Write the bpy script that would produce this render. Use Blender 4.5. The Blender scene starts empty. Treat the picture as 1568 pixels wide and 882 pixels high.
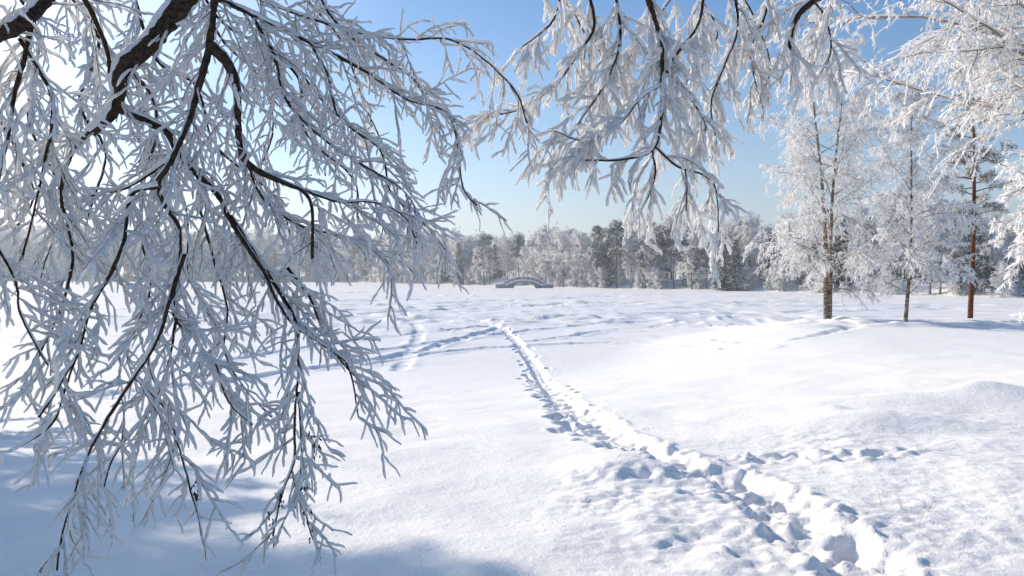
import bpy, math, numpy as np
from mathutils import Vector
rng=np.random.default_rng(7)
R_=rng.random
def U(a,b,n=None): return rng.uniform(a,b,n)
# ------------------------------------------------------------------ camera frame used to survey positions
CAM=np.array([0.,0.,4.0]); F=1176.0; TILT=math.atan(23/F)
SUN_AZ=-52.0; SUN_EL=26.0
def pt(px,py,d):
    u=(px-784)/F; v=-(py-441)/F; c,s=math.cos(TILT),math.sin(TILT)
    return CAM+d*np.array([u,c+v*s,-s+v*c])
def sm(t):
    t=np.clip(t,0,1); return t*t*(3-2*t)
SHX=[-600,-400,-260,-81,12,52,80,150,600]; SHY=[420,400,390,336,214,162,120,95,60]
def shore(x): return np.interp(x,SHX,SHY)
def base(x,y):
    x=np.asarray(x,float); y=np.asarray(y,float)
    A=2.2*(1-sm((y-2)/32))
    B=(2.2-.85*sm((y-4)/32))*(1-sm((y-43)/12))
    wd=np.clip(16-.15*(y-5),10,16); w=sm((x-(-9.5+.37*y))/wd)
    h=A*(1-w)+B*w
    def g(cx,cy,sx,sy,a): return a*np.exp(-((x-cx)/sx)**2-((y-cy)/sy)**2)
    h=h+g(6.6,11.2,2.6,1.0,.26)+g(4.4,9.6,1.3,.7,.20)+g(4.25,10.2,.25,.22,.10)+g(6.9,11.3,.5,.3,.12)+g(1.1,7.3,.7,.45,.15)
    h=h+g(16.5,40,2.0,2.0,.06)+g(5,6.0,1.6,1.4,.12)-g(-2,14,6,5,.1)+g(5.2,8.3,.6,.35,.08)+g(2.2,5.6,.5,.4,.06)
    s=shore(x); h=h+2.2*sm((y-s)/14)
    return h
def ground(px,py):
    lo,hi=1.0,700.
    ds=np.geomspace(1.5,700,4000)
    P=np.array([pt(px,py,d) for d in ds[::8]])
    z=base(P[:,0],P[:,1]); i=np.argmax(P[:,2]<z); lo,hi=ds[::8][max(i-1,0)],ds[::8][i]
    for _ in range(25):
        m=(lo+hi)/2; p=pt(px,py,m)
        if p[2]<base(p[0],p[1]): hi=m
        else: lo=m
    return pt(px,py,hi)
# ------------------------------------------------------------------ noise
def vnoise(x,y,seed=0):
    xi=np.floor(x).astype(np.int64); yi=np.floor(y).astype(np.int64); fx=x-xi; fy=y-yi
    def h(a,b):
        n=(a*374761393+b*668265263+seed*974711)&0x7fffffff
        n=((n^(n>>13))*1274126177)&0x7fffffff
        return ((n^(n>>16))&0xffff)/65535.
    u=fx*fx*(3-2*fx); v=fy*fy*(3-2*fy)
    return (h(xi,yi)*(1-u)+h(xi+1,yi)*u)*(1-v)+(h(xi,yi+1)*(1-u)+h(xi+1,yi+1)*u)*v-.5
# ------------------------------------------------------------------ materials
def nodes(name):
    m=bpy.data.materials.new(name); m.use_nodes=True; nt=m.node_tree; nt.nodes.clear()
    o=nt.nodes.new('ShaderNodeOutputMaterial'); return m,nt,o
def N(nt,t,**k):
    n=nt.nodes.new(t)
    for a,b in k.items():
        if a in n.inputs: n.inputs[a].default_value=b
        else: setattr(n,a,b)
    return n
def noisemat(name,c1,c2,scale,rough=.7,transl=0.,bump=0.,bscale=40,tc=(.8,.85,.95),stretch=None,spec=.2):
    m,nt,o=nodes(name); L=nt.links.new
    g=N(nt,'ShaderNodeNewGeometry'); vec=g.outputs['Position']
    if stretch:
        mp=N(nt,'ShaderNodeMapping'); mp.inputs['Scale'].default_value=stretch; L(vec,mp.inputs[0]); vec=mp.outputs[0]
    no=N(nt,'ShaderNodeTexNoise',Scale=scale,Detail=4.0); L(vec,no.inputs['Vector'])
    r=N(nt,'ShaderNodeValToRGB'); r.color_ramp.elements[0].position=.35; r.color_ramp.elements[1].position=.65
    r.color_ramp.elements[0].color=(*c1,1); r.color_ramp.elements[1].color=(*c2,1); L(no.outputs[0],r.inputs[0])
    p=N(nt,'ShaderNodeBsdfPrincipled',Roughness=rough); p.inputs['Specular IOR Level'].default_value=spec
    L(r.outputs[0],p.inputs['Base Color']); out=p.outputs[0]
    if bump>0:
        n2=N(nt,'ShaderNodeTexNoise',Scale=bscale,Detail=4.0); L(vec,n2.inputs['Vector'])
        b=N(nt,'ShaderNodeBump',Strength=1.0,Distance=bump); L(n2.outputs[0],b.inputs['Height']); L(b.outputs[0],p.inputs['Normal'])
    if transl>0:
        t=N(nt,'ShaderNodeBsdfTranslucent'); t.inputs[0].default_value=(*tc,1)
        mx=N(nt,'ShaderNodeMixShader'); mx.inputs[0].default_value=transl; L(out,mx.inputs[1]); L(t.outputs[0],mx.inputs[2]); out=mx.outputs[0]
    L(out,o.inputs[0]); return m
M_bark=noisemat('dark_bark',(.016,.011,.008),(.075,.048,.033),60,.85,bump=.004,bscale=90)
M_frost=noisemat('hoarfrost',(.96,.95,.94),(.985,.975,.965),30,.6,transl=.58,tc=(.99,.985,.975),bump=.001,bscale=250)
M_frostT=noisemat('tree_frost',(.90,.90,.90),(.96,.95,.94),2,.7,transl=.42,tc=(.97,.96,.95))
M_cap=noisemat('snow_cap',(.93,.93,.93),(.97,.96,.96),20,.6,transl=.3,tc=(.97,.96,.96),bump=.003,bscale=80)
M_birch=noisemat('birch_bark',(.07,.05,.035),(.36,.29,.22),4,.8,stretch=(1,1,3.))
M_twig=noisemat('birch_twig',(.18,.14,.11),(.38,.32,.28),5,.8)
M_pineb=noisemat('pine_bark',(.06,.022,.014),(.20,.08,.04),5,.85,bump=.03,bscale=12)
M_needle=noisemat('needles',(.035,.05,.035),(.10,.12,.08),2,.8)
M_ffrost=noisemat('forest_frost',(.72,.73,.75),(.93,.92,.91),.35,.8,transl=.42,tc=(.93,.93,.93))
M_fneedle=noisemat('forest_needles',(.05,.075,.06),(.15,.18,.14),.3,.8)
M_fbark=noisemat('forest_bark',(.08,.08,.08),(.22,.20,.19),.5,.85)
M_stone=noisemat('bridge_stone',(.26,.26,.26),(.42,.41,.40),1.5,.85)
M_bud=noisemat('dry_buds',(.03,.018,.012),(.09,.05,.035),80,.8)
M_straw=noisemat('straw',(.35,.26,.14),(.55,.43,.26),30,.8)
def snowmat():
    m,nt,o=nodes('snow'); L=nt.links.new
    g=N(nt,'ShaderNodeNewGeometry'); vec=g.outputs['Position']
    def nz(s,d,r=.6):
        n=N(nt,'ShaderNodeTexNoise',Scale=s,Detail=d,Roughness=r); L(vec,n.inputs['Vector']); return n.outputs[0]
    n1=nz(3,5); n2=nz(22,6,.65); n3=nz(120,3,.7)
    b1=N(nt,'ShaderNodeBump',Strength=1.0,Distance=.022); L(n1,b1.inputs['Height'])
    b2=N(nt,'ShaderNodeBump',Strength=1.0,Distance=.013); L(n2,b2.inputs['Height']); L(b1.outputs[0],b2.inputs['Normal'])
    b3=N(nt,'ShaderNodeBump',Strength=1.0,Distance=.0045); L(n3,b3.inputs['Height']); L(b2.outputs[0],b3.inputs['Normal'])
    r=N(nt,'ShaderNodeValToRGB'); r.color_ramp.elements[0].color=(.95,.935,.92,1); r.color_ramp.elements[1].color=(.98,.96,.94,1); L(n1,r.inputs[0])
    p=N(nt,'ShaderNodeBsdfPrincipled',Roughness=.55); p.inputs['Specular IOR Level'].default_value=.2
    L(r.outputs[0],p.inputs['Base Color']); L(b3.outputs[0],p.inputs['Normal'])
    L(p.outputs[0],o.inputs[0]); return m
M_snow=snowmat()
# ------------------------------------------------------------------ mesh builder
class MB:
    def __init__(s): s.v=[];s.f=[];s.n=0
    def add(s,V,Fc,mat,smooth=True):
        s.v.append(V.reshape(-1,3)); s.f.append((Fc+s.n,mat,smooth)); s.n+=len(s.v[-1])
    def tube(s,P,R,k=5,mat=0,jit=0.):
        n=len(P)
        if n<2: return
        T=np.gradient(P,axis=0); T/=np.linalg.norm(T,axis=1)[:,None]+1e-9
        ref=np.eye(3)[np.argmin(np.abs(T).max(0))]
        A=np.cross(T,ref); A/=np.linalg.norm(A,axis=1)[:,None]+1e-9; B=np.cross(T,A)
        R=np.broadcast_to(R,(n,)); th=np.arange(k)/k*2*math.pi+R_()*3
        rr=R[:,None]*(1+jit*rng.standard_normal((n,k))).clip(.3,2) if jit else R[:,None]*np.ones((n,k))
        V=P[:,None]+rr[...,None]*(np.cos(th)[None,:,None]*A[:,None]+np.sin(th)[None,:,None]*B[:,None])
        i=np.arange(n-1)[:,None]*k; j=np.arange(k)[None]; j2=(j+1)%k
        Fq=np.stack([i+j,i+j2,i+k+j2,i+k+j],-1).reshape(-1,4)
        s.add(V,Fq,mat)
        s.f.append((np.arange((n-1)*k,n*k)[None]+s.n-n*k,mat,True)) if k in(3,4) else None
    def tris(s,C,D,W,mat):
        V=np.stack([C-W,C+W,C+D],1); n=len(C)
        s.add(V,np.arange(n*3).reshape(n,3),mat,False)
    def mesh(s,name,mats):
        V=np.concatenate(s.v).astype(np.float32); me=bpy.data.meshes.new(name)
        loops=np.concatenate([f.ravel() for f,_,_ in s.f]).astype(np.int32)
        cnt=np.concatenate([np.full(len(f),f.shape[1]) for f,_,_ in s.f])
        st=np.concatenate([[0],np.cumsum(cnt)[:-1]]).astype(np.int32)
        mi=np.concatenate([np.full(len(f),m) for f,m,_ in s.f]).astype(np.int32)
        sh=np.concatenate([np.full(len(f),q) for f,_,q in s.f]).astype(bool)
        me.vertices.add(len(V)); me.vertices.foreach_set('co',V.ravel())
        me.loops.add(len(loops)); me.loops.foreach_set('vertex_index',loops)
        me.polygons.add(len(st)); me.polygons.foreach_set('loop_start',st)
        me.polygons.foreach_set('material_index',mi); me.polygons.foreach_set('use_smooth',sh)
        for m in mats: me.materials.append(m)
        me.update(calc_edges=True); return me
    def obj(s,name,mats):
        o=bpy.data.objects.new(name,s.mesh(name,mats)); bpy.context.collection.objects.link(o); return o
def unit(v): return v/(np.linalg.norm(v,axis=-1,keepdims=True)+1e-9)
def rv(n=None): return unit(rng.standard_normal((n,3) if n else 3))
# ------------------------------------------------------------------ ground
NX,NY=1250,1500
xs=1.5+3.4*np.sinh(np.linspace(-math.asinh(200),math.asinh(200),NX))
ys=7+3.0*np.sinh(np.linspace(-math.asinh(40),math.asinh(250),NY))
X,Y=np.meshgrid(xs,ys)
Z=base(X,Y)
trench=np.zeros_like(Z); rim=np.zeros_like(Z); rough=np.zeros_like(Z)
def stamp(cx,cy,w,dep,rh,rw=.12,asp=1.,ang=0.,sharp=4,ro=0.):
    R=max(w*asp,w)*1.6+rw*3
    i0,i1=np.searchsorted(ys,[cy-R,cy+R]); j0,j1=np.searchsorted(xs,[cx-R,cx+R])
    if i1<=i0 or j1<=j0: return
    dx=X[i0:i1,j0:j1]-cx; dy=Y[i0:i1,j0:j1]-cy; c,s=math.cos(ang),math.sin(ang)
    r=np.sqrt(((dx*c+dy*s)/asp)**2+(-dx*s+dy*c)**2)
    t=trench[i0:i1,j0:j1]; np.maximum(t,dep*np.exp(-(r/w)**sharp),out=t)
    q=rim[i0:i1,j0:j1]; np.maximum(q,rh*np.exp(-((r-w*1.15)/rw)**2),out=q)
    if ro>0: a=rough[i0:i1,j0:j1]; np.maximum(a,ro*np.exp(-(r/(w+rw*1.6))**4),out=a)
def resample(P,step):
    P=np.asarray(P,float); n=len(P); Q=[]
    E=np.vstack([2*P[0]-P[1],P,2*P[-1]-P[-2]])
    for i in range(n-1):
        a,b,c,d=E[i:i+4]; m=max(2,int(np.linalg.norm(c-b)/step)+1)
        t=np.linspace(0,1,m,endpoint=False)[:,None]
        Q.append(.5*((2*b)+(-a+c)*t+(2*a-5*b+4*c-d)*t*t+(-a+3*b-3*c+d)*t**3))
    Q.append(P[-1:]); return np.vstack(Q)
def track(pix,w,dep,rh,rw,foot=.45,step=.1,double=False,ro=0.,trd=.5,fw=.13,vary=.15,jit=1.):
    P=np.array([ground(*p)[:2] for p in pix]); Q=resample(P,step)
    T=unit(np.gradient(Q,axis=0)); Nn=np.stack([-T[:,1],T[:,0]],1)
    acc=0; side=1
    for k in range(len(Q)):
        p=Q[k]+Nn[k]*U(-.04,.04)*jit; ang=math.atan2(T[k,1],T[k,0])
        stamp(p[0],p[1],w*U(1-vary,1+vary),dep*trd*(1+U(-.15,.15)*jit),rh*(.9+U(-.3,.3)*jit),rw,ro=ro)
        acc+=step
        if acc>foot:
            acc=U(-.08,.08); side=-side
            for off in ([0] if not double else [0,U(-.4,.4)]):
                f=Q[k]+Nn[k]*(side*w*.5+off)+T[k]*U(-.1,.1)
                stamp(f[0],f[1],fw*U(.85,1.25),dep*U(.9,1.3),rh*.8,rw*.7,asp=1.6,ang=ang+U(-.3,.3))
track([(1365,900),(1310,850),(1262,815),(1218,790),(1165,755),(1110,728),(1060,715),(1010,698),(960,675),(915,648)],.24,.17,.025,.10,foot=.26,step=.06,ro=1.,trd=.78,fw=.12)
track([(960,675),(915,648),(870,618),(840,590),(822,565),(805,540),(790,520),(770,503)],.25,.20,.02,.11,foot=.34,double=True,ro=.9,trd=.8,fw=.13)
track([(1010,700),(950,680),(900,662),(862,640),(835,600),(810,575)],.12,.12,.02,.08,double=True,ro=.5,trd=.3,fw=.11)
track([(885,728),(940,722),(1000,728),(1080,735)],.10,.05,.02,.08,foot=.6,ro=.3,trd=.15,fw=.1)
track([(1110,712),(1180,700),(1260,702),(1320,706),(1385,698)],.12,.06,.03,.09,foot=.5,ro=.3,trd=.4,fw=.1)
def lt(p,w=.38,d=.15,r=.07,foot=9.): track(p,w,d,r,.3,step=.15,trd=.9,foot=foot,fw=.24,vary=.1,jit=.6)
lt([(770,503),(735,512),(690,524),(640,538),(590,548),(540,556),(430,572),(300,590),(120,610)],.45,.20,.08,.8)
lt([(770,503),(740,495),(690,488),(600,486),(480,480)],.5,.2,.14)
lt([(560,560),(640,545),(720,535),(800,530),(900,526),(1000,526),(1170,534)],foot=.9)
lt([(800,524),(870,516),(930,508),(1000,502),(1060,497)],foot=.9)
lt([(1100,520),(1170,524),(1230,518),(1290,505),(1330,494)],.28,.11,.04,.7)
lt([(300,560),(420,540),(560,520),(700,505),(770,500)],foot=.9)
lt([(560,540),(700,520),(830,505),(980,490)],foot=.9)
lt([(610,568),(635,530),(640,505),(618,480)],.3,.12,.05,.9)
for k in range(70):
    py=449+50*R_()**1.1; px=U(150,1150); ln=U(120,600); sl=U(-.035,.035)
    pts=[(px+ln*t,py+sl*ln*t+2*math.sin(3*t+k)) for t in np.linspace(0,1,5)]
    pts=[p for p in pts if 448<p[1]<514]
    if len(pts)<2: continue
    track(pts,U(.5,1.0),U(.18,.34),U(.12,.28),U(.45,.8),step=.3,foot=1e9,trd=.9,vary=.05,jit=.1)
near=np.exp(-np.clip(Y-8,0,None)/25.); nf=np.exp(-np.clip(Y-13,0,None)/9.)
lump=(vnoise(X*8,Y*8,1)*.35+vnoise(X*15,Y*15,2)*.4+vnoise(X*27,Y*27,3)*.25)
z=Z-trench*(1+.4*nf*vnoise(X*10,Y*10,4)+.6*(1-nf)*vnoise(X*.7,Y*.7,14))+rim*(.8+nf*2.0*vnoise(X*13,Y*13,5)+(1-nf)*1.5*vnoise(X*.6,Y*.6,15))+rough*lump*(.04+.06*nf)
def patch(px,py,sx,sy,a):
    p=ground(px,py); return a*np.exp(-((X-p[0])/sx)**2-((Y-p[1])/sy)**2)
rg=patch(940,765,.6,.5,.9)+patch(1050,760,.7,.4,.6)+patch(1240,680,.9,.6,.6)+patch(1480,640,1.2,.7,.6)+patch(1450,800,1.6,1.2,.8)+patch(1050,830,.8,.6,.7)+patch(1420,700,2.0,1.,.6)+patch(1180,850,.8,.5,.6)
z+=rg*(lump*.065+np.maximum(vnoise(X*3,Y*3,11),0)*.085)
z+=near*(vnoise(X*.8,Y*.8,6)*.09+vnoise(X*2.1,Y*2.1,7)*.03+vnoise(X*9,Y*9,8)*.006)
lake=np.clip(1-base(X,Y)*1.2,0,1)*sm((Y-34)/20)
z+=lake*(np.maximum(vnoise(X*.10,Y*.30,9),0)*.32+vnoise(X*.25,Y*.6,10)*.12+np.maximum(vnoise(X*.7,Y*.9,21)-.1,0)*.25*np.exp(-np.clip(Y-60,0,None)/60))
z+=(1-near)*vnoise(X*.05,Y*.05,12)*.2*sm((Y-60)/60)
g=MB(); V=np.stack([X,Y,z],-1)
i=np.arange(NY-1)[:,None]*NX; j=np.arange(NX-1)[None]
g.add(V,np.stack([i+j,i+j+1,i+j+1+NX,i+j+NX],-1).reshape(-1,4),0)
g.obj('snow_ground',[M_snow])
# ------------------------------------------------------------------ frosted near branches
WIND=unit(np.array([.25,.75,.55]))
def perp(v,T): return v-T*np.sum(v*T,axis=-1,keepdims=True)
def poly(p0,d,L,droop,wig,step=.018):
    n=max(4,int(L/step)); t=np.linspace(0,1,n)
    w=np.cumsum(rng.standard_normal((n,3)),0)*wig/np.sqrt(n)
    a=R_()*6; b=rv()*wig*.6
    D=d[None]+w+b*np.sin(t*7+a)[:,None]+np.array([0,0,-1.])*(droop*t)[:,None]
    D=unit(D); P=p0+np.cumsum(D,0)*(L/n); return np.vstack([p0,P])
def frosty(mb,P,rc,Rf,off=None):
    n=len(P); T=unit(np.gradient(P,axis=0))
    if off is None: off=U(.2,.95)
    w=unit(perp((WIND+rv()*.4)[None],T))
    t=np.linspace(0,1,n)
    prof=np.minimum(1,.7+3*t)*(1-.12*t)*(1+.18*np.sin(t*n*.35+R_()*6))
    prof[-1]*=.5
    mb.tube(P,rc*(1-.5*t),4,0)
    mb.tube(P+w*(off*Rf*prof)[:,None],Rf*prof,5,1,jit=.28)
    m=int(n*2.6)
    k=rng.integers(1,n,m); d=unit(rv(m)+w[k]*.5+T[k]*.25); C=P[k]+(P[k-1]-P[k])*R_(m)[:,None]
    mb.tris(C+w[k]*(off*Rf)*.8,d*(Rf*U(1.1,1.75,m))[:,None],np.cross(d,rv(m))*Rf*.6,1)
def branch_out(mb,P,spacing,L,lev,cfg):
    T=unit(np.gradient(P,axis=0)); seg=np.linalg.norm(np.diff(P,axis=0),axis=1); s=np.concatenate([[0],np.cumsum(seg)]); tot=s[-1]
    q=U(.2,1)*spacing
    while q<tot:
        k=min(np.searchsorted(s,q),len(P)-1); f=q/tot
        pv=rv(); pv[1]*=.65; pv=unit(perp(pv[None],T[k][None]))[0]
        ang=math.radians(U(28,62)); d=T[k]*math.cos(ang)+pv*math.sin(ang)
        d=unit(d+np.array([0,0,-1.])*cfg['bias']*R_())
        l=L*U(.5,1.3)*(1-.35*f)
        Q=poly(P[k],d,l,cfg['droop']*U(.2,1.3),cfg['wig'])
        if lev==1:
            frosty(mb,Q,cfg['rc'],cfg['rf']*U(.8,1.25)); branch_out(mb,Q,cfg['s2'],cfg['l2'],2,cfg)
        else:
            frosty(mb,Q,cfg['rc']*.6,cfg['rf']*U(.65,1.0))
        q+=spacing*U(.6,1.4)
def limb(mb,ctrl,r0,r1,cfg,world=False,sp=1.,kids=True,cap=.8):
    C=np.array([c if world else pt(*c) for c in ctrl]); P=resample(C,.025)
    n=len(P); P=P+np.cumsum(rng.standard_normal((n,3))*.0012,0); t=np.linspace(0,1,n)
    big=r0>.025
    r=r1+(r0-r1)*(1-t)**(.9 if (world or big) else 1.4); kn=1+.12*np.sin(t*n*.25+R_()*6)+.08*rng.standard_normal(n)
    mb.tube(P,r*kn,8 if r0>.012 else 6,0,jit=.05)
    T=unit(np.gradient(P,axis=0)); w=np.array([-.95,.3,.9]) if big else np.array([-.25,.35,1.]); wv=perp(w[None],T); hz=np.linalg.norm(wv,axis=1)
    pr=np.clip(.6+.5*np.sin(t*n*.13+R_()*6)+.3*np.sin(t*n*.31+R_()*6),.25,1.15)*np.clip(hz,.4,1)
    if big and not world: cap=.95; pr=np.clip(pr,.65,1.15)
    cr=(r*cap+.007)*pr
    mb.tube(P+unit(wv)*(r*.85+.003)[:,None],cr,8,2,jit=.08)
    if kids:
        branch_out(mb,P,cfg['s1']*sp,cfg['l1'],1,cfg)
cfgL=dict(s1=.067,l1=.37,s2=.044,l2=.15,droop=.45,bias=.42,wig=.26,rc=.0023,rf=.0072)
mbL=MB()
LL=[
 ([(300,-25,3.4),(262,25,3.4),(228,68,3.35),(196,95,3.3),(182,120,3.3),(180,150,3.3),(165,180,3.3),(140,199,3.3)],.050,.016),
 ([(180,165,3.3),(215,182,3.35),(255,202,3.4),(272,232,3.4),(300,262,3.45),(335,300,3.45),(352,335,3.45),(380,378,3.4),(405,415,3.4),(428,462,3.4),(455,498,3.4),(500,525,3.35),(530,548,3.3)],.019,.004),
 ([(330,-20,3.3),(326,30,3.3),(320,85,3.3),(300,165,3.3),(282,215,3.25),(265,250,3.2),(245,282,3.2),(262,320,3.2),(281,348,3.2),(282,400,3.2),(272,450,3.15),(275,490,3.15),(305,518,3.15),(330,556,3.1),(372,572,3.1)],.018,.004),
 ([(322,70,3.3),(350,98,3.3),(364,140,3.35),(366,205,3.4),(376,242,3.4),(400,262,3.4),(440,278,3.4),(468,292,3.4),(480,315,3.4),(482,345,3.4),(480,395,3.4)],.023,.006),
 ([(-60,70,3.1),(0,50,3.1),(32,36,3.1),(60,12,3.2),(90,-20,3.3)],.030,.026),
 ([(110,-20,3.3),(130,0,3.3),(165,70,3.3),(172,110,3.3)],.012,.010),
 ([(280,-25,3.7),(380,18,3.8),(470,60,3.9),(560,108,4.0),(622,152,4.0),(682,168,4.0),(700,210,4.0),(710,285,4.0),(735,314,4.0)],.012,.0035),
 ([(282,390,3.2),(262,450,3.1),(240,520,3.05),(205,578,3.0),(168,635,3.0),(132,705,2.95),(112,760,2.95),(92,820,2.9),(80,878,2.9)],.009,.003),
 ([(352,330,3.45),(392,392,3.45),(430,450,3.45),(456,500,3.4),(458,580,3.4),(452,650,3.4),(450,705,3.4),(430,760,3.4),(418,822,3.4)],.010,.003),
 ([(458,600,3.4),(462,690,3.4),(462,750,3.4),(480,822,3.4)],.005,.003),
 ([(440,410,3.5),(475,455,3.5),(500,515,3.5),(530,555,3.5),(565,590,3.5)],.007,.003),
 ([(245,285,3.2),(200,300,3.2),(192,370,3.1),(170,420,3.1),(140,470,3.1),(120,540,3.1),(90,590,3.1),(60,640,3.1)],.010,.004),
 ([(60,-20,3.2),(40,70,3.2),(20,150,3.2),(10,210,3.1),(-10,300,3.1)],.012,.006),
 ([(30,60,3.2),(60,110,3.2),(80,160,3.2),(70,230,3.2),(50,320,3.2),(30,400,3.2)],.009,.004),
 ([(140,199,3.3),(110,235,3.3),(95,300,3.3),(110,380,3.3),(95,460,3.3),(60,540,3.2),(30,600,3.2)],.010,.004),
 ([(272,235,3.4),(240,260,3.5),(190,290,3.5),(150,300,3.6),(120,310,3.6)],.008,.004),
 ([(380,15,3.8),(420,80,3.8),(440,150,3.8),(500,210,3.8),(560,250,3.8),(620,290,3.8),(650,340,3.8)],.009,.003),
 ([(470,60,3.9),(500,110,3.9),(520,180,3.9),(580,230,3.9),(600,300,3.9),(640,330,3.9),(690,395,3.9)],.007,.003),
 ([(360,-20,4.),(450,20,4.),(540,50,4.1),(620,60,4.1),(690,62,4.1),(745,95,4.2),(790,140,4.2),(806,188,4.2)],.008,.004),
 ([(480,-20,4.2),(520,40,4.2),(590,90,4.2),(640,130,4.2),(660,200,4.2)],.008,.003),
 ([(376,242,3.4),(400,300,3.5),(450,340,3.5),(520,360,3.6),(570,380,3.6),(590,400,3.6)],.007,.003),
 ([(468,292,3.4),(520,310,3.5),(570,310,3.5),(620,330,3.6),(640,370,3.6)],.006,.003),
 ([(300,262,3.45),(310,330,3.6),(330,400,3.6),(350,470,3.6),(345,540,3.6),(380,600,3.5),(420,640,3.5)],.008,.003),
 ([(190,100,3.3),(230,150,3.7),(240,210,3.8),(220,280,3.8),(215,360,3.8),(230,440,3.8),(200,520,3.7),(170,560,3.7)],.009,.004),
 ([(205,578,3.0),(250,620,3.1),(275,680,3.1),(300,765,3.1)],.005,.003),
 ([(272,480,3.15),(260,560,3.2),(230,630,3.2),(180,690,3.2),(160,740,3.2)],.006,.003),
 ([(330,556,3.1),(350,610,3.2),(390,650,3.2)],.005,.003),
 ([(100,-20,4.2),(150,60,4.2),(120,160,4.3),(160,240,4.3),(130,340,4.3)],.012,.005),
 ([(200,-20,4.4),(240,90,4.4),(300,130,4.5),(330,220,4.5),(420,300,4.5),(450,380,4.5)],.012,.004),
 ([(400,-20,4.4),(410,60,4.4),(460,120,4.4),(470,200,4.4),(540,270,4.4),(550,330,4.4)],.010,.004),
 ([(120,540,3.1),(100,600,3.1),(80,650,3.1),(20,690,3.0)],.005,.003),
 ([(-40,330,3.1),(20,420,3.1),(30,480,3.1),(70,560,3.1)],.007,.003),
 ([(-30,130,3.3),(20,220,3.4),(50,300,3.4),(20,360,3.4)],.008,.004),
 ([(530,555,3.5),(542,590,3.5),(550,640,3.5)],.004,.003),
 ([(300,-20,4.8),(340,60,4.8),(400,120,4.8),(420,200,4.8),(380,300,4.8)],.008,.004),
 ([(450,-20,4.8),(520,60,4.8),(560,160,4.8),(600,240,4.8)],.008,.004),
 ([(20,-20,4.6),(60,60,4.6),(40,180,4.6),(90,300,4.6),(60,420,4.6)],.009,.004),
 ([(200,200,4.6),(280,300,4.6),(290,420,4.6),(340,520,4.6)],.007,.004),
 ([(300,-20,4.6),(350,40,4.6),(440,90,4.6),(500,160,4.6),(560,210,4.6)],.008,.004),
]
for c,a,b in LL:
    my=np.mean([q[1] for q in c]); limb(mbL,c,a,b,cfgL,sp=(1.0 if c[0][2]<4.3 else 1.1)*(1.25 if my>450 else 1)*(1.7 if a>.025 else 1))
zt=float(base(-4.9,3.2))
trk=[(-4.9,3.2,zt-.3),(-4.85,3.25,zt+1.5),(-4.7,3.3,zt+3.),(-4.55,3.3,zt+4.6),(-4.4,3.2,zt+6.5),(-4.3,3.1,zt+8.)]
limb(mbL,trk,.2,.06,cfgL,world=True,kids=False,cap=.2)
for a,r in [((300,-25,3.4),.05),((-60,70,3.1),.03),((330,-20,3.3),.02),((280,-25,3.7),.014),((400,-20,4.4),.012),((200,-20,4.4),.013)]:
    e=pt(*a); s=np.array([-4.6,3.3,zt+U(3.4,5.0)]); m=(s+e)/2+np.array([0,.1,.9])
    limb(mbL,[s,(s+m)/2+np.array([0,0,.25]),m,(m+e)/2+np.array([0,0,.25]),e],r*1.6,r,cfgL,world=True,kids=False)
for (bx,by) in [(418,822),(425,770),(432,760),(480,822),(466,765),(470,790),(415,800),(300,765),(300,755),(455,770),(486,690),(478,680)]:
    for q in range(9):
        c=pt(bx+U(-6,6),by+U(-22,8),3.4 if bx>350 else 3.1); d=unit(np.array([U(-.5,.5),U(-.5,.5),-1.]))
        t=np.linspace(0,1,6); L=U(.014,.030); mbL.tube(c+d*(t*L)[:,None],np.sin(t*2.8+.25)*U(.0025,.005),5,3,jit=.15)
mbL.obj('frosted_tree',[M_bark,M_frost,M_cap,M_bud])
cfgM=dict(s1=.062,l1=.38,s2=.044,l2=.15,droop=1.0,bias=.75,wig=.3,rc=.0022,rf=.0108)
mbM=MB()
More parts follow.
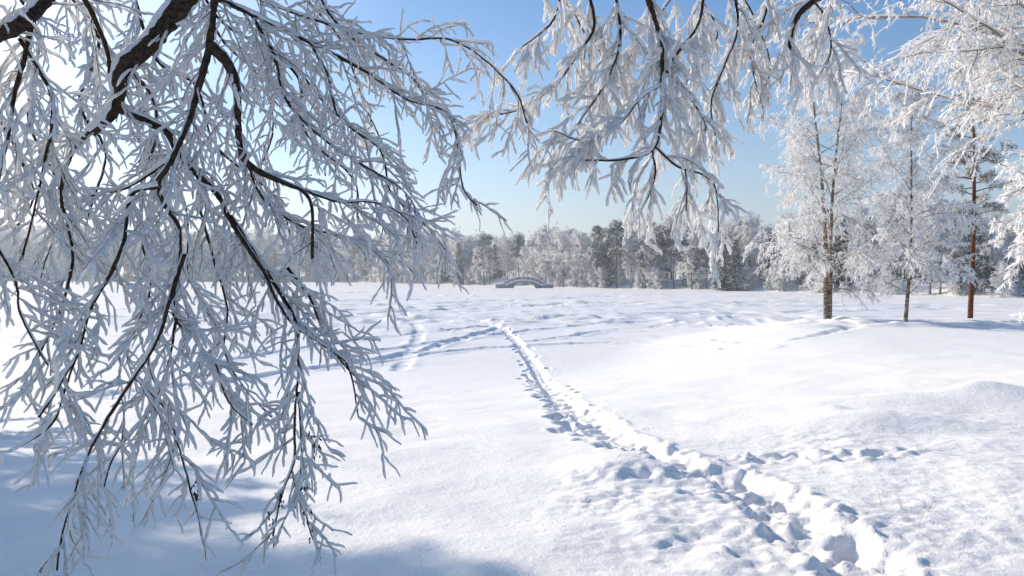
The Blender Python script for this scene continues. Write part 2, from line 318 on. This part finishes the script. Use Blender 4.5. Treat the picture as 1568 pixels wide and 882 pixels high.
MM=[([(985,-20,4.4),(1002,30,4.4),(1012,70,4.4),(1012,130,4.4),(1010,185,4.4),(998,228,4.4),(960,241,4.4),(900,243,4.4),(858,240,4.4),(835,262,4.4)],.016,.004,1.1),
 ([(998,228,4.4),(1003,262,4.4),(992,300,4.4),(975,335,4.4)],.008,.003,1.6),
 ([(1003,225,4.4),(1040,255,4.4),(1085,270,4.4),(1105,300,4.4),(1116,326,4.4)],.007,.003,1.6),
 ([(1045,245,4.4),(1052,280,4.4),(1050,325,4.4)],.005,.003,2.),
 ([(1090,268,4.4),(1100,310,4.4),(1102,355,4.4)],.005,.003,2.5),
 ([(1080,-20,4.6),(1068,40,4.6),(1035,85,4.5),(1014,105,4.4)],.010,.007,1.),
 ([(900,-20,4.7),(910,40,4.7),(880,90,4.7),(850,130,4.7),(800,165,4.7),(745,178,4.7)],.010,.004,.75),
 ([(860,-20,4.7),(850,30,4.7),(820,60,4.7),(800,75,4.7)],.008,.004,1.1),
 ([(940,-20,4.6),(950,60,4.6),(930,120,4.6),(900,170,4.6),(870,215,4.6)],.010,.004,.9),
 ([(1012,130,4.4),(980,150,4.4),(950,190,4.4),(900,215,4.4),(850,200,4.4)],.007,.003,.9),
 ([(1120,-20,4.8),(1130,40,4.8),(1110,100,4.8),(1090,160,4.8),(1100,220,4.8)],.010,.004,.9),
 ([(1010,100,4.4),(1050,140,4.5),(1080,190,4.5),(1070,230,4.5)],.008,.003,.9),
 ([(1180,-20,4.9),(1170,30,4.9),(1150,80,4.9),(1160,140,4.9)],.010,.004,1.),
 ([(1290,-30,4.8),(1240,5,4.8),(1215,32,4.8),(1206,70,4.8),(1200,110,4.8)],.030,.008,1.1),
 ([(1220,-20,5.),(1260,20,5.),(1270,80,5.),(1250,120,5.)],.008,.004,1.1),
 ([(820,-20,5.),(870,10,5.),(900,60,5.),(930,90,5.)],.007,.004,1.1),
 ([(1040,-20,5.),(1000,40,5.),(960,90,5.),(950,150,5.)],.007,.004,1.),
 ([(1130,-20,5.4),(1160,40,5.4),(1180,100,5.4),(1170,150,5.4)],.007,.004,1.),
 ([(1060,-20,5.2),(1100,50,5.2),(1060,100,5.2),(1050,170,5.2)],.007,.004,1.)]
for c,a,b,s in MM: limb(mbM,c,a,b,cfgM,sp=s)
zt=float(base(4.6,2.2))
limb(mbM,[(4.6,2.2,zt-.3),(4.6,2.3,zt+2),(4.5,2.5,zt+4.),(4.4,2.6,zt+7.)],.2,.08,cfgM,world=True,kids=False,cap=.2)
for a,r in [((985,-20,4.4),.016),((1080,-20,4.6),.012),((900,-20,4.7),.012),((1180,-20,4.9),.012),((1290,-30,4.8),.03),((860,-20,4.7),.01),((1040,-20,5.),.01)]:
    e=pt(*a); s=np.array([4.5,2.5,zt+U(4.2,5.4)]); m=(s+e)/2+np.array([0,.2,.7])
    limb(mbM,[s,(s+m)/2+np.array([0,0,.2]),m,(m+e)/2+np.array([0,0,.2]),e],r*1.8,r,cfgM,world=True,kids=False)
mbM.obj('frosted_tree.001',[M_bark,M_frost,M_cap])
# ------------------------------------------------------------------ whole trees
def polyN(p0,d,L,n,bend,wig):
    t=np.linspace(0,1,n)[1:]
    D=d[None]+bend[None]*t[:,None]+np.cumsum(rng.standard_normal((n-1,3)),0)*wig/math.sqrt(n)
    return np.vstack([p0,p0+np.cumsum(unit(D),0)*(L/(n-1))])
def strips(mb,P,cnt,ln,w,mat,down=.6,spread=.8,rad=0.):
    k=rng.integers(0,len(P)-1,cnt); f=R_(cnt)[:,None]; C=P[k]*(1-f)+P[k+1]*f; T=unit(P[k+1]-P[k])
    if rad: C=C+rng.standard_normal((cnt,3))*rad
    d=unit(T*.7+rv(cnt)*spread+np.array([0,0,-down])); W=np.cross(d,rv(cnt)); W=unit(W)*(w*U(.6,1.3,cnt)/2)[:,None]
    mb.tris(C,d*(ln*U(.5,1.3,cnt))[:,None],W,mat)
def decid(mb,b,H,crown,tr,n1,n2,n3,ns,sl,sw,h0=.15,lean=(0,0),el=(30,60),stems=1,droop=.8,l2=.42,l3=.4,tk=8,twk=3,fr2=True,down=.6):
    b=np.array(b,float)
    for s in range(stems):
        le=np.array([lean[0]+(s-(stems-1)/2)*.10,lean[1]+U(-.03,.03),0]); n=26; t=np.linspace(0,1,n)
        P=b+np.stack([le[0]*H*t+.012*H*np.sin(t*5+s*2),le[1]*H*t+.01*H*np.sin(t*4+1+s),t*H*(1-.1*s)-.2],1); P[0]=b-np.array([0,0,.3])
        P=P+np.cumsum(rng.standard_normal((n,3))*.003*H/8,0)*np.array([1,1,0])
        mb.tube(P,tr*(1-.08*s)*((1-t)**.85*.93+.07)*(1+.35*np.exp(-t*40)),tk,0,jit=.04)
        for i in range(n1//stems):
            h=h0+(1-h0)*((i+R_())/(n1//stems)); k=h*(n-1); k0=min(int(k),n-2); p=P[k0]+(P[k0+1]-P[k0])*(k-k0)
            az=i*2.4+R_()*.8+s; L=crown(h)*U(.6,1.25)
            e=math.radians(U(*el)+25*h); d=np.array([math.cos(az)*math.cos(e),math.sin(az)*math.cos(e),math.sin(e)])
            Q=polyN(p,d,L,9,np.array([0,0,-droop*.6]),.35); r=tr*.32*(1-h*.7)
            mb.tube(Q,r*np.linspace(1,.25,9),5,3)
            mb.tube(Q+np.array([0,0,r*.6]),r*np.linspace(.9,.5,9),4,1,jit=.3)
            for j in range(n2):
                f=.15+.85*(j+R_())/n2; kk=min(int(f*8),7); T=unit(Q[kk+1]-Q[kk]); pp=Q[kk]+(Q[kk+1]-Q[kk])*(f*8-kk)
                d2=unit(T*.8+unit(perp(rv()[None],T[None]))[0]*.8); L2=max(L*l2*U(.5,1.2)*(1.1-.5*f),sl*1.5)
                Q2=polyN(pp,d2,L2,6,np.array([0,0,-droop]),.4)
                mb.tube(Q2,r*.3*np.linspace(1,.4,6),twk,3)
                if fr2: strips(mb,Q2,ns,sl*.7,sw,1,down=down)
                for q in range(n3):
                    f3=.2+.8*(q+R_())/n3; k3=min(int(f3*5),4); T3=unit(Q2[k3+1]-Q2[k3])
                    d3=unit(T3*.8+unit(perp(rv()[None],T3[None]))[0]*.7)
                    Q3=polyN(Q2[k3],d3,max(L2*l3*U(.5,1.2),sl),4,np.array([0,0,-droop*1.5]),.4)
                    mb.tube(Q3,sw*.35,3,1,jit=.3)
                    strips(mb,Q3,ns,sl,sw,1,down=down)
tm=[M_birch,M_frostT,M_needle,M_twig]
m=MB(); b1=ground(1267,490)
def cr(h): return 4.1*np.interp(h,[0,.1,.25,.5,.75,.9,1],[.75,.95,1,.98,.9,.7,.4])
H1=b1[1]*(490-60)/F
decid(m,b1,H1,cr,.15,68,13,7,8,.19,.042,h0=.11,stems=2,lean=(-.01,0),el=(15,45))
m.obj('birch_tree',tm)
m=MB(); b2=ground(1387,498)
def cr2(h): return 3.1*np.interp(h,[0,.1,.3,.6,.85,1],[.75,1,1,.9,.65,.3])
decid(m,b2,b2[1]*(498-130)/F,cr2,.105,50,12,7,8,.18,.042,h0=.13,lean=(.01,0),el=(15,45))
m.obj('birch_tree.001',tm)
m=MB(); bx,by=11.0,14.5; b3=(bx,by,float(base(bx,by)))
def cr3(h): return np.interp(h,[0,.2,.32,.40,.55,.8,1],[1.2,1.5,2.2,4.7,5.3,4.6,2.0])
decid(m,b3,11.2,cr3,.2,88,14,9,13,.12,.036,h0=.14,el=(0,38),droop=.5,l2=.42,lean=(-.01,0))
m.obj('birch_tree.002',tm)
def pine(mb,b,H,tr,R,h0=.4,n1=30,clump=60,ndl=.35,w=.04,frost=.5,n2=7,br=3):
    b=np.array(b,float); n=20; t=np.linspace(0,1,n)
    P=b+np.stack([.01*H*np.sin(t*4),.008*H*np.sin(t*3+1),t*H],1); P[0,2]-=.3
    mb.tube(P,tr*((1-t)**.7*.9+.08),9,0,jit=.03)
    for i in range(n1):
        h=h0+(1-h0)*(i+R_())/n1; k=min(int(h*(n-1)),n-2); p=P[k]+(P[k+1]-P[k])*(h*(n-1)-k)
        az=i*2.4+R_(); L=R*U(.5,1.15)*np.interp(h,[h0,h0+.15,.8,1],[.6,1,.8,.3]); e=math.radians(U(-10,25)+30*max(h-.7,0))
        d=np.array([math.cos(az)*math.cos(e),math.sin(az)*math.cos(e),math.sin(e)])
        Q=polyN(p,d,L,7,np.array([0,0,.1]),.4); mb.tube(Q,tr*.28*np.linspace(1,.25,7)*(1.2-h*.7),4,0)
        for j in range(n2):
            f=.3+.7*(j+R_())/n2; kk=min(int(f*6),5); T=unit(Q[kk+1]-Q[kk])
            Q2=polyN(Q[kk],unit(T+unit(perp(rv()[None],T[None]))[0]*.9+np.array([0,0,.1])),L*.3*U(.5,1.2),4,np.zeros(3),.3)
            mb.tube(Q2,tr*.07,3,0)
            nf=int(clump*frost)
            strips(mb,Q2,clump-nf,ndl,w,2,down=.1,spread=1.4,rad=ndl*.4)
            Q3=Q2+np.array([0,0,ndl*.25]); strips(mb,Q3,nf,ndl,w*1.1,1,down=.1,spread=1.4,rad=ndl*.4)
m=MB(); b4=ground(1487,488)
pine(m,b4,b4[1]*(488-110)/F,.23,3.7,h0=.38,n1=48,clump=95,ndl=.24,w=.05,frost=.62,n2=10)
m.obj('pine_tree',[M_pineb,M_frostT,M_needle,M_twig])
def spruce(mb,b,H,R,n1=90,per=55,ndl=.3,w=.05,frost=.3,tr=.16):
    b=np.array(b,float); mb.tube(b+np.stack([np.zeros(10),np.zeros(10),np.linspace(-.3,H,10)],1),tr*np.linspace(1,.08,10),8,0)
    for i in range(n1):
        h=.06+.94*(i+R_())/n1; L=R*(1-h)**.85*U(.75,1.15)+.15; az=i*2.4+R_(); e=math.radians(-12+30*h)
        d=np.array([math.cos(az)*math.cos(e),math.sin(az)*math.cos(e),math.sin(e)])
        Q=polyN(b+np.array([0,0,h*H]),d,L,6,np.array([0,0,.25-.3*(1-h)]),.12); mb.tube(Q,.02+.03*(1-h),3,0)
        c=int(per*(.3+L/R)); cf=int(c*frost); strips(mb,Q,c-cf,ndl,w,2,down=.8,spread=.9,rad=ndl*.35)
        strips(mb,Q+np.array([0,0,ndl*.2]),cf,ndl,w,1,down=.3,spread=.9,rad=ndl*.35)
for k,(x,y,H,R) in enumerate([(-12.5,12.6,11.9,2.9),(-15.3,13.0,9.6,3.0),(-14.5,10.6,7.2,2.9)]):
    m=MB(); spruce(m,(x,y,float(base(x,y))),H,R,150,240,.3,.06,.35)
    m.obj('spruce_tree' if k==0 else 'spruce_tree.%03d'%k,[M_pineb,M_frostT,M_needle,M_twig])
# ------------------------------------------------------------------ distant forest
fm=[M_fbark,M_ffrost,M_fneedle,M_fbark]
protos={}
def crd(h): return 5.0*np.interp(h,[0,.2,.5,.8,1],[.5,.85,1,.8,.3])
lst=[]
for v in range(5):
    m=MB(); decid(m,(0,0,0),15,lambda h:crd(h)*(.65+.12*v),.16,32,6,3,8,.6,.125,h0=.14+.04*v,el=(30,60),droop=.3,tk=5,down=.2); lst.append(m.mesh('frosted_%d'%v,fm))
protos['d']=lst; lst=[]
for v in range(2):
    m=MB(); spruce(m,(0,0,0),15,2.9+.5*v,70,75,.8,.16,.32); lst.append(m.mesh('spruce_%d'%v,fm))
protos['s']=lst; lst=[]
for v in range(2):
    m=MB(); pine(m,(0,0,0),16,.2,3.2,h0=.5-.1*v,n1=22,clump=55,ndl=.7,w=.16,frost=.42,n2=5); lst.append(m.mesh('pine_%d'%v,fm))
protos['p']=lst; lst=[]
for v in range(2):
    m=MB(); decid(m,(0,0,-.5),5,lambda h:3.*(1-.3*h),.07,20,6,3,6,.5,.11,h0=.05,el=(30,70),droop=.3,tk=5); lst.append(m.mesh('shrub_%d'%v,fm))
protos['b']=lst
forest=bpy.data.objects.new('distant_forest',None); bpy.context.collection.objects.link(forest)
cnt=0
def plant(kind,x,y,h):
    global cnt
    me=protos[kind][rng.integers(len(protos[kind]))]; o=bpy.data.objects.new('forest_tree_%d'%cnt,me); cnt+=1
    bpy.context.collection.objects.link(o); o.parent=forest; o.location=(x,y,float(base(x,y))-.2)
    s=h/(5. if kind=='b' else 15.); w=s*U(.85,1.25); o.scale=(w,w,s); o.rotation_euler=(0,0,U(0,6.28))
def hgt(x): return float(np.interp(x,[-400,-260,-81,-30,12,52,80,130],[24,23,18,15.5,12.7,12,14,15]))
sx=np.linspace(-420,150,4000); sy=shore(sx); s=np.concatenate([[0],np.cumsum(np.hypot(np.diff(sx),np.diff(sy)))])
for row,(dd,num) in enumerate([(3,180),(9,200),(16,190),(25,180),(38,140),(55,100),(75,50)]):
    q=np.sort(U(0,s[-1],num)); px_=np.interp(q,s,sx); py_=np.interp(q,s,sy)
    mod=1+.45*vnoise(q/22.,q*0+row*.3,31)
    for a,b,mo in zip(px_,py_,mod):
        a2=a+U(-2,2)+dd*.5; b2=b+dd*.85+U(-3,3)
        if b2<shore(a2)+1.5: b2=shore(a2)+2
        r=R_(); dark=.45 if a>50 else .07
        k='s' if r<dark else ('p' if r<dark+.09 else 'd')
        plant(k,a2,b2,hgt(a)*U(.62,1.08)*mo)
sx=np.linspace(-300,120,4000); sy=shore(sx); s=np.concatenate([[0],np.cumsum(np.hypot(np.diff(sx),np.diff(sy)))])
for q in U(0,s[-1],190):
    a=np.interp(q,s,sx); plant('b',a+U(0,2),np.interp(q,s,sy)+U(.5,4),U(2.,5.))
for px,top,k in [(742,360,'p'),(945,343,'p'),(915,348,'p'),(1012,362,'p'),(1108,360,'s'),(1126,366,'s'),(890,362,'d'),(985,368,'p'),(702,372,'s'),(830,362,'d'),(862,360,'d'),(600,345,'d'),(1060,352,'d')]:
    g0=np.interp(px,[500,850,1160,1568],[432,440,447,457]); p=ground(px,g0-1); y=shore(p[0])+2; xx=(px-784)/F*y
    y=shore(xx)+2; plant(k,xx,y,y*(g0-top)/F*(.95 if k=='p' else 1))
# ------------------------------------------------------------------ footbridge
bb=MB(); BL=7.6; t=np.linspace(-1,1,41); W=1.6
top=.75+1.9*(1-t**2*1.0); xsb=t*BL
ow=4.3; inner=np.where(np.abs(xsb)<ow,1.95*np.sqrt(np.clip(1-(xsb/ow)**2,0,1))-.0,-.3)
inner=np.minimum(inner,top-.4)
for sgn in(-1,1):
    yv=np.full(41,sgn*W); A=np.stack([xsb,yv,inner],1); B=np.stack([xsb,yv,top],1)
    V=np.concatenate([A,B]); k=np.arange(40); bb.add(V,np.stack([k,k+1,k+42,k+41],1),0,False)
for arr,mt in((inner,0),(top,1)):
    A=np.stack([xsb,np.full(41,-W),arr],1); B=np.stack([xsb,np.full(41,W),arr],1); k=np.arange(40)
    bb.add(np.concatenate([A,B]),np.stack([k,k+1,k+42,k+41],1),mt,False)
for sgn in(-1,1):
    for hh,rr in((.95,.10),(.5,.07)):
        bb.tube(np.stack([xsb,np.full(41,sgn*(W-.12)),top+hh],1),rr,6,2)
    bb.tube(np.stack([xsb,np.full(41,sgn*(W-.12)),top+1.1],1),.16,5,1)
    bb.tube(np.stack([xsb,np.full(41,sgn*(W+.06)),top-.02],1),.28,6,1)
    for k in range(0,41,4):
        bb.tube(np.array([[xsb[k],sgn*(W-.12),top[k]-.1],[xsb[k],sgn*(W-.12),top[k]+1.05]]),.10,5,2)
def box(mb,c,h,mat):
    s=np.array([[-1,-1,-1],[1,-1,-1],[1,1,-1],[-1,1,-1],[-1,-1,1],[1,-1,1],[1,1,1],[-1,1,1]],float)*h+c
    mb.add(s,np.array([[0,1,2,3],[4,5,6,7],[0,1,5,4],[1,2,6,5],[2,3,7,6],[3,0,4,7]]),mat,False)
for sgn in(-1,1):
    box(bb,np.array([sgn*(BL+1.6),0,.3]),np.array([1.6,W+.4,.9]),0); box(bb,np.array([sgn*(BL+1.6),0,1.36]),np.array([1.7,W+.5,.16]),1)
bo=bb.obj('arched_footbridge',[M_stone,M_cap,M_fbark]); y=200; bo.location=((803-784)/F*y,y,.1); bo.rotation_euler=(0,0,math.radians(-8)); bo.scale=(.68,.8,.80)
# ------------------------------------------------------------------ dry stalks
gm=MB()
for (px,py) in [(1405,800),(1440,830),(1380,770),(1350,765),(1475,840),(1420,770),(1260,700),(1345,640),(700,600)]:
    p=ground(px,py+10)
    for q in range(rng.integers(1,3)):
        d=unit(np.array([U(-.9,.2),U(-.3,.3),1.])); P=polyN(p-d*.05,d,U(.12,.28),8,np.array([U(-.5,.5),0,-.5]),.2); gm.tube(P,.0012,4,0)
gm.obj('dry_grass',[M_straw])
# ------------------------------------------------------------------ frosty mist hanging over the lake
hz=MB(); box(hz,np.array([0.,375.,22.]),np.array([520.,315.,26.]),0)
m,nt,o=nodes('mist'); v=N(nt,'ShaderNodeVolumeScatter',Density=.0012,Anisotropy=.3); v.inputs['Color'].default_value=(.82,.91,1,1)
nt.links.new(v.outputs[0],o.inputs['Volume']); hz.obj('mist',[m])
# ------------------------------------------------------------------ light, sky, camera
sc=bpy.context.scene
w=bpy.data.worlds.new('World'); sc.world=w; w.use_nodes=True; nt=w.node_tree; L=nt.links.new
a,e=math.radians(SUN_AZ),math.radians(SUN_EL); S=Vector((math.sin(a)*math.cos(e),math.cos(a)*math.cos(e),math.sin(e)))
sky=nt.nodes.new('ShaderNodeTexSky'); sky.sky_type='NISHITA'; sky.sun_disc=False
sky.sun_elevation=e; sky.sun_rotation=math.radians(SUN_AZ%360); sky.air_density=.9; sky.dust_density=.5; sky.ozone_density=3.0; sky.altitude=200
hs=N(nt,'ShaderNodeHueSaturation',Saturation=1.28); L(sky.outputs[0],hs.inputs['Color'])
tc=N(nt,'ShaderNodeTexCoord'); sp=N(nt,'ShaderNodeSeparateXYZ'); L(tc.outputs['Generated'],sp.inputs[0])
def M(op,x,y=None,z=None):
    n=nt.nodes.new('ShaderNodeMath'); n.operation=op
    for k,q in enumerate((x,y,z)):
        if q is None: continue
        if isinstance(q,(int,float)): n.inputs[k].default_value=q
        else: L(q,n.inputs[k])
    return n.outputs[0]
dt=nt.nodes.new('ShaderNodeVectorMath'); dt.operation='DOT_PRODUCT'; L(tc.outputs['Generated'],dt.inputs[0]); dt.inputs[1].default_value=S
dpos=M('MAXIMUM',dt.outputs['Value'],0.)
zz=M('MAXIMUM',sp.outputs[2],0.); hf=M('MAXIMUM',M('MULTIPLY',M('EXPONENT',M('MULTIPLY',zz,-6.0)),.88),M('MULTIPLY',M('POWER',dpos,7.),.92))
glow=M('ADD',M('MULTIPLY',M('POWER',dpos,3.),1.9),.85)
hc=nt.nodes.new('ShaderNodeVectorMath'); hc.operation='SCALE'; hc.inputs[0].default_value=(4.2,4.8,5.3); L(glow,hc.inputs['Scale'])
mx=nt.nodes.new('ShaderNodeMix'); mx.data_type='RGBA'; L(hf,mx.inputs['Factor']); L(hs.outputs[0],mx.inputs['A']); L(hc.outputs[0],mx.inputs['B'])
bg=nt.nodes['Background']; bg.inputs[1].default_value=.15; L(mx.outputs['Result'],bg.inputs[0])
l=bpy.data.lights.new('sun','SUN'); l.energy=5.0; l.angle=math.radians(.6); l.color=(1,.88,.73)
lo=bpy.data.objects.new('sun',l); lo.rotation_euler=S.to_track_quat('Z','Y').to_euler(); sc.collection.objects.link(lo)
c=bpy.data.cameras.new('camera'); c.lens=27; c.sensor_width=36; c.clip_start=.05; c.clip_end=3000
co=bpy.data.objects.new('camera',c); co.location=CAM; co.rotation_euler=(math.pi/2-TILT,0,0); sc.collection.objects.link(co); sc.camera=co
sc.view_settings.view_transform='Standard'; sc.view_settings.look='None'; sc.view_settings.exposure=0
